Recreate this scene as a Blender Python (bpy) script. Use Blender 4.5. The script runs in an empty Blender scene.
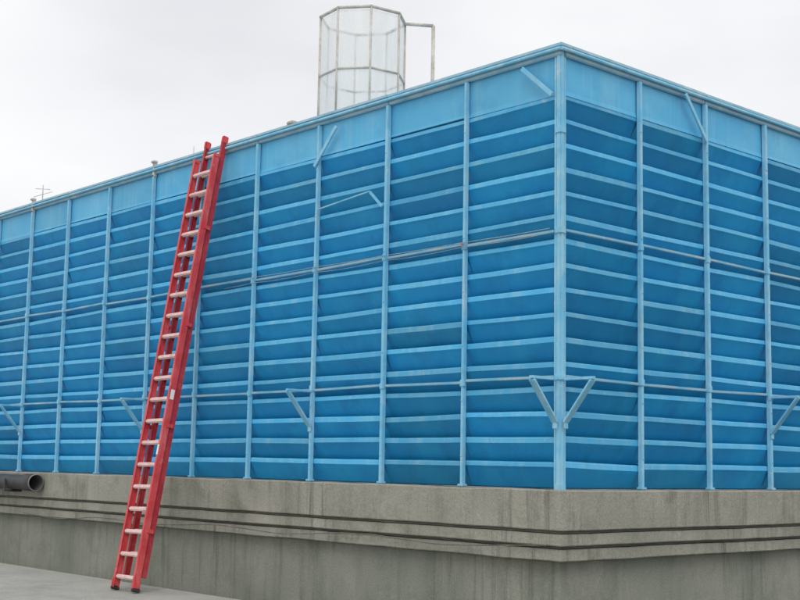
import bpy, bmesh, math, random
from mathutils import Vector, Matrix
from mathutils import noise as mn
random.seed(7)
H=4.252; BL=1.22; BR=1.161; NL=17; NR=9; G=-1.34; GL=-1.45
LX=NL*BL; RY=NR*BR
scene=bpy.context.scene
# ------------------------------------------------------------ materials
def mat(name, base, var=None, nscale=3.0, rough=0.55, streak=0.0, streakcol=(.6,.62,.6), sscale=(5,5,.35), tint=False,
        grime=0.0, grimecol=(.12,.1,.08), gscale=1.3, bump=0.0, bscale=40, spec=0.4, fine=0.0, drip=0.0, dripcol=(.1,.1,.08), wear=0.0, wearcol=(.7,.72,.7)):
    m=bpy.data.materials.new(name); m.use_nodes=True; nt=m.node_tree; N=nt.nodes; L=nt.links
    b=N['Principled BSDF']; b.inputs['Roughness'].default_value=rough
    b.inputs['Specular IOR Level'].default_value=spec
    tc=N.new('ShaderNodeTexCoord')
    def nz(scale,detail=3,vec=None,ro=.6):
        n=N.new('ShaderNodeTexNoise'); n.inputs['Scale'].default_value=scale; n.inputs['Detail'].default_value=detail
        n.inputs['Roughness'].default_value=ro
        L.new(vec or tc.outputs['Object'],n.inputs['Vector']); return n.outputs['Fac']
    def ramp(fac,a,c):
        r=N.new('ShaderNodeMapRange'); r.inputs[1].default_value=a; r.inputs[2].default_value=c
        L.new(fac,r.inputs[0]); return r.outputs[0]
    def mix(fac,c1,c2,mode='MIX'):
        x=N.new('ShaderNodeMix'); x.data_type='RGBA'; x.blend_type=mode
        if isinstance(fac,(int,float)): x.inputs[0].default_value=fac
        else: L.new(fac,x.inputs[0])
        for i,c in ((6,c1),(7,c2)):
            if isinstance(c,tuple): x.inputs[i].default_value=(*c,1)
            else: L.new(c,x.inputs[i])
        return x.outputs[2]
    def mul(fac,k):
        x=N.new('ShaderNodeMath'); x.operation='MULTIPLY'; L.new(fac,x.inputs[0])
        if isinstance(k,(int,float)): x.inputs[1].default_value=k
        else: L.new(k,x.inputs[1])
        return x.outputs[0]
    col=base
    if var: col=mix(ramp(nz(nscale,2),.35,.68),base,var)
    if streak>0:
        mp=N.new('ShaderNodeMapping'); mp.inputs['Scale'].default_value=sscale
        L.new(tc.outputs['Object'],mp.inputs['Vector'])
        f=mul(ramp(nz(1.0,4,mp.outputs['Vector'],.7),.5,.78),streak)
        col=mix(f,col,streakcol)
    if grime>0:
        f=mul(ramp(nz(gscale,4,None,.75),.5,.75),grime)
        col=mix(f,col,grimecol)
    if drip>0:
        mp=N.new('ShaderNodeMapping'); mp.inputs['Scale'].default_value=(7,7,.25); mp.inputs['Location'].default_value=(3,5,1)
        L.new(tc.outputs['Object'],mp.inputs['Vector'])
        f=mul(mul(ramp(nz(1.0,5,mp.outputs['Vector'],.75),.52,.66),ramp(nz(.7,2),.4,.6)),drip)
        col=mix(f,col,dripcol)
    if wear>0:
        f=mul(ramp(nz(9,5,None,.85),.60,.70),wear)
        col=mix(f,col,wearcol)
    if fine>0:
        f=ramp(nz(60,2,None,.8),.3,.7)
        g=N.new('ShaderNodeMapRange'); g.inputs[3].default_value=1-fine; g.inputs[4].default_value=1+fine*.6
        L.new(f,g.inputs[0])
        cc=N.new('ShaderNodeCombineColor'); [L.new(g.outputs[0],cc.inputs[i]) for i in range(3)]
        col=mix(1.0,col,cc.outputs[0],'MULTIPLY')
    if tint:
        at=N.new('ShaderNodeAttribute'); at.attribute_name='tint'
        col=mix(1.0,col,at.outputs['Color'],'MULTIPLY')
    if isinstance(col,tuple): b.inputs['Base Color'].default_value=(*col,1)
    else: L.new(col,b.inputs['Base Color'])
    if bump>0:
        bp=N.new('ShaderNodeBump'); bp.inputs['Strength'].default_value=bump; bp.inputs['Distance'].default_value=.02
        L.new(nz(bscale,4,None,.7),bp.inputs['Height']); L.new(bp.outputs[0],b.inputs['Normal'])
    return m
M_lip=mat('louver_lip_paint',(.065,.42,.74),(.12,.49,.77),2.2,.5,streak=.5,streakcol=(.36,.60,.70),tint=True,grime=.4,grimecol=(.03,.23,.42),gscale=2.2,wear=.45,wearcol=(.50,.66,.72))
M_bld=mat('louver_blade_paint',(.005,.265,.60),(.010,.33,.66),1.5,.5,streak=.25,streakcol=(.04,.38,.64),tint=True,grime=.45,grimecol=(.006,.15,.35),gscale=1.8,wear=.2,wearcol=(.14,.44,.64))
M_post=mat('post_paint',(.15,.49,.72),(.27,.57,.74),4,.5,streak=.6,streakcol=(.55,.66,.68),sscale=(9,9,1.2),grime=.4,grimecol=(.16,.26,.32),gscale=5,wear=.5)
M_fas=mat('fascia_paint',(.075,.42,.72),(.13,.49,.76),1.2,.5,streak=.5,streakcol=(.26,.57,.74),tint=True,grime=.3,grimecol=(.04,.24,.46),gscale=2.5,wear=.2,wearcol=(.45,.66,.74))
M_cap=mat('cap_metal',(.24,.48,.62),(.40,.56,.64),3,.45,streak=.5,streakcol=(.60,.66,.66),sscale=(2,2,4),grime=.45,grimecol=(.14,.22,.28),gscale=4,wear=.5)
M_rail=mat('rail_weathered',(.13,.42,.62),(.34,.50,.57),3,.6,grime=.5,grimecol=(.28,.34,.35),gscale=6,wear=.6)
M_conc=mat('concrete_weathered',(.29,.29,.245),(.37,.36,.31),1.1,.85,streak=.7,streakcol=(.19,.195,.16),sscale=(3,3,.5),grime=.7,grimecol=(.14,.145,.11),gscale=1.9,bump=.45,bscale=22,fine=.2,spec=.2,drip=.75,dripcol=(.11,.115,.09),wear=.35,wearcol=(.47,.46,.42))
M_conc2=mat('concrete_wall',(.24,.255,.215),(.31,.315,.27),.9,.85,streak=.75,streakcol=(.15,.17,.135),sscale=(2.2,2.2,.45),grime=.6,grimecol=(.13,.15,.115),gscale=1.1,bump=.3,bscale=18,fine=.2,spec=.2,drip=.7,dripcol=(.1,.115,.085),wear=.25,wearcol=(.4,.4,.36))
M_grv=mat('groove_concrete',(.19,.195,.165),(.27,.27,.235),4,.9,grime=.5,grimecol=(.10,.10,.085),gscale=3)
M_grd=mat('roof_slab',(.36,.355,.32),(.43,.42,.385),.8,.85,grime=.6,grimecol=(.22,.22,.19),gscale=.9,bump=.3,bscale=15,fine=.25,spec=.25,wear=.3,wearcol=(.26,.26,.23))
M_gut=mat('gutter_slab',(.12,.125,.115),(.2,.2,.185),1.3,.7,grime=.5,grimecol=(.07,.07,.06),gscale=1.4,bump=.3,bscale=20,fine=.25)
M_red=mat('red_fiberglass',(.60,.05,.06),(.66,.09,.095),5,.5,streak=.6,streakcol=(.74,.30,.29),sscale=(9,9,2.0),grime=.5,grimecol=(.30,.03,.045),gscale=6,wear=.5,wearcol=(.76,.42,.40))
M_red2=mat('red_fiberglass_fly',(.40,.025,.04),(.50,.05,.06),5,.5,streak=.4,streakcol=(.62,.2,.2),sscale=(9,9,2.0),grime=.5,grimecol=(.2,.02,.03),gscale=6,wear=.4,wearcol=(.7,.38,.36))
M_rung=mat('rung_aluminium',(.74,.50,.48),(.80,.62,.59),12,.5,grime=.6,grimecol=(.58,.20,.20),gscale=9,fine=.2)
M_white=mat('label_white',(.8,.8,.78))
M_blk=mat('rubber_and_bore_shade',(.03,.03,.03),(.06,.055,.05),10,.8)
M_pipe=mat('pipe_grey',(.03,.033,.037),(.06,.06,.06),4,.6,grime=.4,grimecol=(.11,.11,.10),gscale=6,fine=.2)
M_pipein=mat('pipe_end',(.26,.26,.24),(.14,.14,.13),8,.7)
M_cable=mat('cable_weathered',(.24,.32,.36),(.40,.44,.45),8,.8)
M_cable2=mat('cable_dark',(.12,.11,.09),(.2,.19,.16),8,.8)
M_orange=mat('tie_rag',(.50,.18,.12),(.5,.32,.26),12,.8)
M_steel=mat('galvanised_tube',(.46,.43,.38),(.62,.60,.56),6,.5,grime=.6,grimecol=(.32,.25,.19),gscale=9,fine=.2)
# translucent sheet
M_poly=bpy.data.materials.new('translucent_sheet'); M_poly.use_nodes=True
nt=M_poly.node_tree; N=nt.nodes; L=nt.links; out=N['Material Output']; b=N['Principled BSDF']
b.inputs['Base Color'].default_value=(.87,.87,.86,1); b.inputs['Roughness'].default_value=.35
tr=N.new('ShaderNodeBsdfTransparent'); tl=N.new('ShaderNodeBsdfTranslucent'); tl.inputs[0].default_value=(.94,.94,.93,1)
m1=N.new('ShaderNodeMixShader'); m1.inputs[0].default_value=.5; L.new(b.outputs[0],m1.inputs[1]); L.new(tl.outputs[0],m1.inputs[2])
tc=N.new('ShaderNodeTexCoord'); mp=N.new('ShaderNodeMapping'); mp.inputs['Scale'].default_value=(6,6,.8); L.new(tc.outputs['Object'],mp.inputs[0])
nn=N.new('ShaderNodeTexNoise'); nn.inputs['Detail'].default_value=4; nn.inputs['Scale'].default_value=1.4; L.new(mp.outputs[0],nn.inputs[0])
mr=N.new('ShaderNodeMapRange'); mr.inputs[1].default_value=.35; mr.inputs[2].default_value=.65; mr.inputs[3].default_value=.4; mr.inputs[4].default_value=.95; L.new(nn.outputs[0],mr.inputs[0])
m2=N.new('ShaderNodeMixShader'); L.new(mr.outputs[0],m2.inputs[0]); L.new(tr.outputs[0],m2.inputs[1]); L.new(m1.outputs[0],m2.inputs[2]); L.new(m2.outputs[0],out.inputs[0])

# ------------------------------------------------------------ helpers
def empty(name,loc=(0,0,0)):
    e=bpy.data.objects.new(name,None); e.location=loc; scene.collection.objects.link(e); return e
class B:
    def __init__(s): s.bm=bmesh.new(); s.col=s.bm.loops.layers.color.new('tint')
    def tintf(s,fs,v):
        for f in fs:
            for l in f.loops: l[s.col]=(*(v if isinstance(v,tuple) else (v,v,v)),1)
    def quad(s,pts,v=1.0,mi=0):
        f=s.bm.faces.new([s.bm.verts.new(p) for p in pts]); f.material_index=mi; s.tintf([f],v); return f
    def box(s,p0,p1,bev=0,v=1.0,mi=0):
        c=[(p0[i]+p1[i])/2 for i in range(3)]; d=[abs(p1[i]-p0[i]) for i in range(3)]
        r=bmesh.ops.create_cube(s.bm,size=1,matrix=Matrix.Translation(c)@Matrix.Diagonal((*d,1)))
        fs={f for vv in r['verts'] for f in vv.link_faces}
        s.tintf(fs,v)
        for f in fs: f.material_index=mi
        if bev>0:
            es=list({e for f in fs for e in f.edges})
            bmesh.ops.bevel(s.bm,geom=es,offset=bev,segments=2,affect='EDGES')
    def beam(s,a,b_,w,h,up=(0,0,1),bev=0,v=1.0,mi=0):
        a=Vector(a); b_=Vector(b_); d=b_-a; ln=d.length; z=d.normalized(); u=Vector(up)
        x=u.cross(z)
        if x.length<1e-4: x=Vector((1,0,0)).cross(z)
        x.normalize(); y=z.cross(x)
        R=Matrix((x,y,z)).transposed().to_4x4()
        r=bmesh.ops.create_cube(s.bm,size=1,matrix=Matrix.Translation((a+b_)/2)@R@Matrix.Diagonal((w,h,ln,1)))
        fs={f for vv in r['verts'] for f in vv.link_faces}; s.tintf(fs,v)
        for f in fs: f.material_index=mi
        if bev>0:
            es=list({e for f in fs for e in f.edges}); bmesh.ops.bevel(s.bm,geom=es,offset=bev,segments=2,affect='EDGES')
    def tube(s,a,b_,r,seg=10,v=1.0,mi=0,caps=True):
        a=Vector(a); b_=Vector(b_); d=b_-a
        R=d.to_track_quat('Z','Y').to_matrix().to_4x4()
        q=bmesh.ops.create_cone(s.bm,cap_ends=caps,segments=seg,radius1=r,radius2=r,depth=d.length,matrix=Matrix.Translation((a+b_)/2)@R)
        fs={f for vv in q['verts'] for f in vv.link_faces}; s.tintf(fs,v)
        for f in fs:
            f.material_index=mi
            if len(f.verts)==4: f.smooth=True
    def done(s,name,mats,parent=None,recalc=True,smooth=False):
        if recalc: bmesh.ops.recalc_face_normals(s.bm,faces=s.bm.faces)
        me=bpy.data.meshes.new(name); s.bm.to_mesh(me); s.bm.free()
        for m in (mats if isinstance(mats,list) else [mats]): me.materials.append(m)
        if smooth:
            for p in me.polygons: p.use_smooth=True
        o=bpy.data.objects.new(name,me); scene.collection.objects.link(o); o.parent=parent; return o
def curve(name,pts,r,m,parent):
    c=bpy.data.curves.new(name,'CURVE'); c.dimensions='3D'; c.bevel_depth=r; c.bevel_resolution=2
    s=c.splines.new('NURBS'); s.points.add(len(pts)-1); s.use_endpoint_u=True; s.order_u=3
    for i,p in enumerate(pts): s.points[i].co=(*p,1)
    c.materials.append(m); o=bpy.data.objects.new(name,c); scene.collection.objects.link(o); o.parent=parent; return o
def W(face,s,out,z): return (-s,-out,z) if face=='L' else (out,s,z)
def fbox(b,face,s0,s1,o0,o1,z0,z1,**k):
    a=W(face,s0,o0,z0); c=W(face,s1,o1,z1); b.box([min(a[i],c[i]) for i in range(3)],[max(a[i],c[i]) for i in range(3)],**k)

# ------------------------------------------------------------ cooling tower
tower=empty('cooling_tower')
ZF=H*.885; ROWS=16; pitch=(ZF-.02)/ROWS; LIP=.066; DEP=.08
RZ1=H*.571; RZ2=H*.244
for face,NB,BW in (('L',NL,BL),('R',NR,BR)):
    b=B()
    for n in range(NB):
        s0=n*BW; s1=s0+BW
        if n==0: s0=.0
        bayt=random.uniform(.94,1.05)
        for r in range(ROWS):
            z0=.02+r*pitch; zt=z0+pitch
            t=bayt*random.uniform(.92,1.07); hue=random.uniform(-.04,.04)
            tv=(t*(1-hue),t,t*(1+hue*.4)); 
            jz0=random.uniform(-.007,.007); jz1=random.uniform(-.007,.007); sag=random.uniform(-.001,.004); jo=random.uniform(-.004,.004)
            if random.random()<.08: jz1-=random.uniform(.008,.02)
            lip=LIP*random.uniform(.8,1.15); K=8; rows=[]
            for i in range(K+1):
                u=i/K; s=s0+(s1-s0)*u
                dz=jz0*(1-u)+jz1*u-sag*4*u*(1-u)+mn.noise((s*3,r*7,n))*.002
                o=.02+jo+mn.noise((s*1.5,r*3.1,5))*.003
                zl=z0+pitch*.98+dz
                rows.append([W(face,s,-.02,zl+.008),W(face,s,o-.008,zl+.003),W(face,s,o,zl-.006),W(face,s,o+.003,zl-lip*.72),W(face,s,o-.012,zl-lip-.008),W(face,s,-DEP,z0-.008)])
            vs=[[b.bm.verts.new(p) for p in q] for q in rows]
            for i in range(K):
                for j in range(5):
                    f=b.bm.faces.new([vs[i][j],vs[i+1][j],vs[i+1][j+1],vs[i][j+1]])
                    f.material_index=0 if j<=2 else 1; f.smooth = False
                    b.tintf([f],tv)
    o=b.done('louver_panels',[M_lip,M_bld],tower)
# fascia
b=B()
for face,NB,BW,LEN in (('L',NL,BL,LX),('R',NR,BR,RY)):
    for n in range(NB):
        t=random.uniform(.93,1.05)
        g=.003
        s0=n*BW+g; s1=(n+1)*BW-g
        if n==0: s0=.002
        K=6
        vs=[]
        zj=random.uniform(-.012,.012)
        for i in range(K+1):
            s=s0+(s1-s0)*i/K; bulge=.004*math.sin(math.pi*i/K)
            vs.append([b.bm.verts.new(W(face,s,.012+bulge*.5,H-.05)),b.bm.verts.new(W(face,s,.012+bulge,ZF+.04)),b.bm.verts.new(W(face,s,.022,ZF+zj)),b.bm.verts.new(W(face,s,-.03,ZF+zj-.004))])
        for i in range(K):
            for j in range(3):
                f=b.bm.faces.new([vs[i][j],vs[i+1][j],vs[i+1][j+1],vs[i][j+1]]); f.smooth=False; b.tintf([f],t)
b.done('fascia_panels',M_fas,tower)
b=B()
b.box((-LX,.16,0),(-.16,RY,H-.06))
b.box((-LX-.02,0,0),(-LX,RY,H-.04)); b.box((-LX,RY,0),(0,RY+.02,H-.04))
b.done('tower_body',M_bld,tower)
b=B(); b.box((-LX+.05,.05,H-.058),(-.05,RY-.05,H-.02)); b.done('tower_roof_deck',M_cap,tower)
# cap
b=B()
for face,LEN in (('L',LX),('R',RY)):
    BW=BL if face=='L' else BR; n=int(LEN/(BW*2))+1
    for i in range(n):
        s0=i*BW*2; s1=min(LEN,(i+1)*BW*2)-.004
        j=random.uniform(-.008,.008)
        if i==0: s0,j=(-.078,0) if face=='L' else (.105,0)
        fbox(b,face,s0,s1,-.1,.078+j*.3,H-.035+j,H+j,bev=.006)
        fbox(b,face,s0 if i else (-.05 if face=='L' else .02),s1,.014,.055,H-.115+j,H-.037+j,bev=.008)
b.done('roof_edge_cap',M_cap,tower)
b=B()
for face,LEN in (('L',LX),('R',RY)):
    b.tube(W(face,-.07,.078,H-.06),W(face,LEN,.078,H-.06),.018,12)
b.done('edge_conduit',M_post,tower)
# posts
b=B()
for face,NB,BW in (('L',NL,BL),('R',NR,BR)):
    for n in range(1,NB+1):
        s=n*BW
        w=.021*random.uniform(.85,1.15); zt=H-.12
        dx=random.uniform(-.012,.012)
        b.beam(W(face,s,.05,.0),W(face,s+dx,.05,zt),w*2 if face=='L' else .05,.05 if face=='L' else w*2,up=(0,1,0),bev=.006)
        for z in (RZ1,RZ2):
            zz=z+random.uniform(-.02,.02)
            fbox(b,face,s-.028,s+.028,.045,.083,zz-.035,zz+.035,bev=.006)
        fbox(b,face,s-.04,s+.04,.02,.09,.0,.025,bev=.006)
        for k in range(7):
            z=.3+k*.55
            b.tube(W(face,s,.072,z),W(face,s,.083,z),.008,6)
# slim corner post
b.box((-.016,-.044,0),(.044,.016,H-.036),bev=.01)
b.box((-.046,-.034,0),(-.017,-.024,H-.116),bev=.003)
b.box((.024,.017,0),(.034,.046,H-.116),bev=.003)
for z in (RZ1,RZ2,.02,H*.8): b.box((-.028,-.054,z-.03),(.054,.028,z+.03),bev=.006)
b.done('posts',M_post,tower)
# rails
b=B()
for face,NB,BW in (('L',NL,BL),('R',NR,BR)):
    for n in range(NB):
        for z,r in ((RZ1,.014),(RZ2,.014)):
            j0=random.uniform(-.014,.014);j1=random.uniform(-.014,.014); s0=n*BW+.03; s1=(n+1)*BW-.03
            b.beam(W(face,s0,.042,z+j0),W(face,s1,.042,z+j1),.03,.028,bev=.005)
b.done('horizontal_rails',M_rail,tower)
# brackets sticking out
b=B()
def bracket(face,s,out=.34,drop=.40,z=RZ2-.02):
    b.beam(W(face,s,.07,z),W(face,s,.08+out,z),.04,.028,bev=.004)
    b.beam(W(face,s,.08,z-drop),W(face,s,.06+out,z-.02),.075,.022,bev=.004)
    fbox(b,face,s-.028,s+.028,.076,.088,z-drop-.06,z-drop+.05,bev=.003)
for k in (3,6,9,12,15): bracket('L',k*BL)
bracket('L',-.01,.34); bracket('R',-.01,.34)
for k in (3,6): bracket('R',k*BR)
b.beam(W('L',3*BL+.03,.09,ZF-.12),W('L',3*BL-.36,.09,H-.2),.05,.02,up=(0,1,0),bev=.003)
b.beam(W('L',.04,.075,H-.50),W('L',.42,.09,H-.16),.045,.02,up=(0,1,0),bev=.003)
b.beam(W('R',2*BR-.03,.09,ZF-.05),W('R',2*BR-.42,.10,H-.10),.045,.02,up=(1,0,0),bev=.003)
b.beam(W('L',2*BL+.03,.09,H*.705),W('L',2*BL+.24,.09,H*.75),.03,.02,up=(0,1,0),bev=.003)
b.beam(W('L',2*BL+.24,.09,H*.752),W('L',3*BL-.05,.075,H*.735),.018,.018,bev=.003)
b.done('brace_brackets',M_post,tower)
b=B()
for s in (6*BL,9*BL): 
    b.beam(W('L',s,.05,H-.15),W('L',s,.05,H+.07),.05,.05,bev=.005); fbox(b,'L',s-.04,s+.04,.02,.1,H+.04,H+.075,bev=.01)
fbox(b,'L',3.4*BL,3.4*BL+.12,-.02,.09,H+.002,H+.04,bev=.01)
b.done('cap_fittings',M_steel,tower)
for k,(z,sg,o,r,mt) in enumerate(((RZ1+.02,.008,.09,.0035,M_cable),(RZ1-.02,.02,.092,.0025,M_cable))):
    pts=[]; s=.05
    while s<4.6*BL:
        u=(s/BL)%1; pts.append(W('L',s,o+.004*random.random(),z-sg*4*u*(1-u)*random.uniform(.7,1)-(.006*s if k==1 else 0))); s+=.2
    curve('hanging_wire',pts,r,mt,tower)
b=B()
for i in range(3): b.beam(W('L',BL+random.uniform(-.02,.04),.095,RZ1+random.uniform(-.02,.02)),W('L',BL+random.uniform(-.04,.04),.10,RZ1+random.uniform(-.04,.01)),.014,.012,bev=.003)
b.done('tie_rag',M_orange,tower)
# ------------------------------------------------------------ concrete plinth
pl=empty('concrete_plinth')
def slab(name,o0,z1,z0,m):
    b=B()
    K=60
    for face,LEN in (('L',LX+.3),('R',RY+.3)):
        prof=[(-.2,z1),(o0-.012,z1),(o0,z1-.012),(o0,z0+.01),(o0-.01,z0),(-.2,z0)]
        vs=[]
        for i in range(K*2+1):
            s=LEN*(i/(K*2))**1.3
            q=[]
            for (o,z) in prof:
                ss=s if i else -o
                wob=mn.noise((s*1.7,z*3,1.5 if face=='L' else 8))*.012+mn.noise((s*9,z*9,3))*.003 if i else 0
                q.append(b.bm.verts.new(W(face,ss,o+wob,z+wob*.6)))
            vs.append(q)
        for i in range(K*2):
            for j in range(5): b.tintf([b.bm.faces.new([vs[i][j],vs[i+1][j],vs[i+1][j+1],vs[i][j+1]])],1)
    bmesh.ops.remove_doubles(b.bm,verts=b.bm.verts,dist=.0005)
    return b.done(name,m,pl)
slab('top_beam',.18,-.004,-.37,M_conc)
slab('drip_groove',.135,-.374,-.395,M_grv)
slab('middle_band',.155,-.40,-.51,M_conc)
slab('lower_groove',.10,-.515,-.535,M_grv)
slab('lower_band',.125,-.54,-.65,M_conc)
slab('lower_wall',.0,-.654,GL-.05,M_conc2)
pts=[W('L',s*.3,.17+.01*random.random(),-.50-.05*math.sin(s*.35)**2-.012*random.random()-.003*s) for s in range(0,36)]
curve('loose_cable',pts,.006,M_cable2,pl)
# ------------------------------------------------------------ ground
gr=empty('ground')
b=B(); b.box((-400,-400,GL-.4),(400,400,GL)); b.done('lower_deck',M_gut,gr)
b=B(); b.box((-60,-60,GL-.02),(60,-.52,G),bev=.015); b.done('raised_slab',M_grd,gr)
# ------------------------------------------------------------ ladder
lad=empty('extension_ladder')
Ft=Vector((-5.70,-1.12,G)); Tp=Vector((-5.76,-.125,H+.08))
ax=(Tp-Ft).normalized(); wx=Vector((1,0,0)); wx=(wx-ax*wx.dot(ax)).normalized(); nrm=wx.cross(ax).normalized()
if nrm.y>0: nrm=-nrm
Lg=(Tp-Ft).length
def P(t,w,n): return Ft+ax*t+wx*w+nrm*n
def rail(b,w,n,t0,t1,sgn,d=.085,mi=0):
    b.beam(P(t0,w,n),P(t1,w,n),.012,d,up=tuple(nrm),bev=.003,mi=mi)
    for e in (-1,1):
        b.beam(P(t0,w-sgn*.016,n+e*(d/2-.005)),P(t1,w-sgn*.016,n+e*(d/2-.005)),.036,.009,up=tuple(nrm),bev=.003,mi=mi)
Wd=.235
b=B()
for sg in (-1,1): rail(b,sg*Wd,.06,0.03,Lg*.95,sg,.085)
b.done('base_section_rails',M_red,lad)
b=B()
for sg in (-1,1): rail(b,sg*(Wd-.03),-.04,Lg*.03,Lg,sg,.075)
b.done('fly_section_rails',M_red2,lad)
b=B()
NRg=21; sp=(Lg-.25)/(NRg-.5)
for i in range(NRg):
    t=.16+i*sp
    if t<Lg*.94:
        b.beam(P(t,-Wd+.005,.065),P(t,Wd-.005,.065),.05,.05,up=tuple(nrm),bev=.012)
    if t>Lg*.03:
        b.beam(P(t+.024,-Wd+.036,-.04),P(t+.024,Wd-.036,-.04),.036,.034,up=tuple(nrm),bev=.009)
b.done('rungs',M_rung,lad)
b=B()
for sg in (-1,1):
    b.beam(P(-.0,sg*Wd,.055),P(.05,sg*Wd,.055),.05,.105,up=tuple(nrm),bev=.01)
b.done('feet',M_blk,lad)
b=B()
for sg in (-1,1):
    b.beam(P(Lg-.08,sg*(Wd-.035),-.04),P(Lg+.02,sg*(Wd-.035),-.04),.045,.085,up=tuple(nrm),bev=.01)
    b.beam(P(Lg*.95-.02,sg*Wd,.06),P(Lg*.95+.03,sg*Wd,.06),.03,.095,up=tuple(nrm),bev=.008)
    for tt in (.12,.34,.56,.78): b.beam(P(Lg*tt,sg*(Wd+.002),.01),P(Lg*tt+.05,sg*(Wd+.002),.01),.03,.09,up=tuple(nrm),bev=.006)
    b.beam(P(.04,sg*Wd,.06),P(.14,sg*Wd,.06),.035,.1,up=tuple(nrm),bev=.008)
b.done('end_caps_and_brackets',M_red,lad)
b=B(); b.beam(P(1.62,Wd-.016,.105),P(1.74,Wd-.016,.105),.03,.004,up=tuple(nrm)); b.beam(P(2.3,Wd+.009,.06),P(2.42,Wd+.009,.06),.004,.05,up=tuple(nrm)); b.done('labels',M_white,lad)
# ------------------------------------------------------------ access cage on roof
cg=empty('rooftop_access_cage')
cx,cy,R,zb,zt=-4.63,1.4,.57,H-.04,6.03
b=B(); f=B(); nseg=8; rot=math.radians(15)
pt=lambda i,z,r=R:(cx+r*math.cos(rot+i*2*math.pi/nseg),cy+r*math.sin(rot+i*2*math.pi/nseg),z)
for i in range(nseg):
    f.tube(pt(i,zb),pt(i,zt+.0),.014,8)
    for z in (zt,5.22,4.5): f.tube(pt(i,z),pt(i+1,z),.016 if z<zt else .022,8)
    b.quad([pt(i,zb+.02,R-.01),pt(i+1,zb+.02,R-.01),pt(i+1,zt-.03,R-.01),pt(i,zt-.03,R-.01)])
b.done('translucent_panels',M_poly,cg,recalc=False)
dr=Vector((.6697,.7426,0)); q=Vector((cx,cy,0))+dr*R
e1=q+dr*.36
f.tube((q.x,q.y,zt-.03),(e1.x,e1.y,zt-.05),.024,8); f.tube((e1.x,e1.y,zt-.05),(e1.x,e1.y,zb),.024,8)
f.done('tube_frame',M_steel,cg)
# ------------------------------------------------------------ antenna
an=empty('antenna')
b=B(); ax_,ay_=-11.4,.3
b.tube((ax_,ay_,H-.05),(ax_,ay_,H+.42),.009,8)
b.tube((ax_-.02,ay_-.12,H+.34),(ax_+.02,ay_+.12,H+.36),.005,6); b.tube((ax_-.12,ay_-.1,H+.22),(ax_+.14,ay_+.1,H+.30),.005,6)
b.tube((ax_,ay_,H+.05),(ax_,ay_,H+.11),.03,10)
b.done('mast',M_steel,an)
an=empty('antenna'); b=B(); b.tube((-6.9,.3,H-.05),(-6.9,.3,H+.28),.006,6); b.tube((-6.9,.3,H+.03),(-6.9,.3,H+.1),.018,8); b.done('mast',M_steel,an)
# ------------------------------------------------------------ pipe
pp=empty('drain_pipe'); b=B()
y0,z0=-.32,-.15
bm=b.bm
def ring(x,r,n=24): return [bm.verts.new((x,y0+r*math.cos(2*math.pi*i/n),z0+r*math.sin(2*math.pi*i/n))) for i in range(n)]
prof=[(-20,.110),(-10.15,.110),(-10.14,.125),(-9.84,.127),(-9.83,.120),(-9.83,.112),(-10.3,.105)]
rs=[ring(x,r) for x,r in prof]
for i in range(len(rs)-1):
    for j in range(24):
        fc=bm.faces.new([rs[i][j],rs[i][(j+1)%24],rs[i+1][(j+1)%24],rs[i+1][j]]); fc.smooth=True; fc.material_index=0 if i<3 else (1 if i<5 else 0)
fc=bm.faces.new(rs[-1]); fc.material_index=2  # black disc inside the open pipe, its colour stands for the bore's shade
b.done('pipe_body',[M_pipe,M_pipein,M_blk],pp)
b=B()
for x in (-10.6,-13,-16): b.box((x-.03,-.34,-.30),(x+.03,-.175,-.262),bev=.004); b.box((x-.02,-.455,-.29),(x+.02,-.435,-.1),bev=.004); b.box((x-.02,-.434,-.295),(x+.02,-.3,-.268))
b.done('support_bracket',M_pipe,pp)
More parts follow.
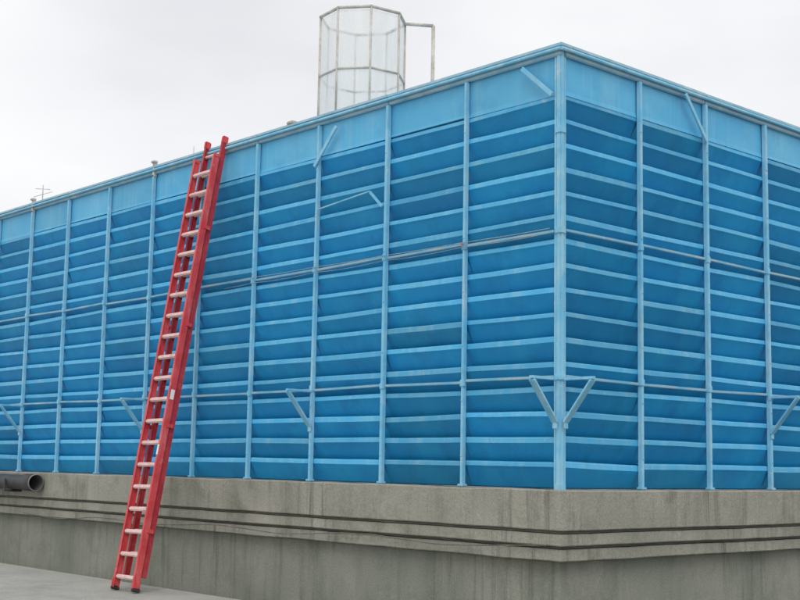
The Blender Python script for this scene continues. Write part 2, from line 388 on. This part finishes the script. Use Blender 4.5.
# ------------------------------------------------------------ world / light
w=bpy.data.worlds.new('World'); scene.world=w; w.use_nodes=True; nt=w.node_tree; N=nt.nodes; L=nt.links
bg=N['Background']; bg.inputs[1].default_value=1
sky=N.new('ShaderNodeTexSky'); sky.sky_type='NISHITA'; sky.sun_disc=False
el=math.radians(50); az_to=Vector((.72,-.69,0)).normalized()
sky.sun_elevation=el; sky.sun_rotation=math.atan2(az_to.x,az_to.y)
tc=N.new('ShaderNodeTexCoord'); mp=N.new('ShaderNodeMapping'); mp.inputs['Scale'].default_value=(1,1,2.6); L.new(tc.outputs['Generated'],mp.inputs[0])
nz=N.new('ShaderNodeTexNoise'); nz.inputs['Scale'].default_value=2.3; nz.inputs['Detail'].default_value=4; nz.inputs['Roughness'].default_value=.5; L.new(mp.outputs[0],nz.inputs[0])
cr=N.new('ShaderNodeValToRGB'); cr.color_ramp.elements[0].position=.32; cr.color_ramp.elements[0].color=(.84,.85,.88,1); cr.color_ramp.elements[1].position=.62; cr.color_ramp.elements[1].color=(1.04,1.04,1.05,1); L.new(nz.outputs[0],cr.inputs[0])
sc=N.new('ShaderNodeVectorMath'); sc.operation='SCALE'; sc.inputs[3].default_value=.08; L.new(sky.outputs[0],sc.inputs[0])
mx=N.new('ShaderNodeMix'); mx.data_type='RGBA'; mx.inputs[0].default_value=.93; L.new(sc.outputs[0],mx.inputs[6]); L.new(cr.outputs[0],mx.inputs[7]); L.new(mx.outputs[2],bg.inputs[0])
sl=bpy.data.lights.new('sun','SUN'); sl.energy=1.4; sl.angle=math.radians(40); sl.color=(1,.98,.94)
so=bpy.data.objects.new('sun',sl); scene.collection.objects.link(so)
dirn=Vector((az_to.x*math.cos(el),az_to.y*math.cos(el),math.sin(el))); so.rotation_euler=dirn.to_track_quat('Z','Y').to_euler(); so.location=dirn*50
# ------------------------------------------------------------ camera
yaw,pit,rol,fpx=2.40779,.12967,.01805,1274.65
fw=Vector((math.cos(pit)*math.cos(yaw),math.cos(pit)*math.sin(yaw),math.sin(pit)))
rt=Vector((math.sin(yaw),-math.cos(yaw),0)); up=rt.cross(fw)
r2=rt*math.cos(rol)+up*math.sin(rol); u2=-rt*math.sin(rol)+up*math.cos(rol)
cd=bpy.data.cameras.new('camera'); cd.sensor_width=36; cd.lens=fpx*36/800; cd.clip_end=2000; cd.clip_start=.1
co=bpy.data.objects.new('camera',cd); scene.collection.objects.link(co)
Mx=Matrix((r2,u2,-fw)).transposed().to_4x4(); Mx.translation=(7.83084,-9.09158,.18638); co.matrix_world=Mx
scene.camera=co
scene.view_settings.view_transform='Standard'; scene.view_settings.look='None'; scene.view_settings.exposure=0
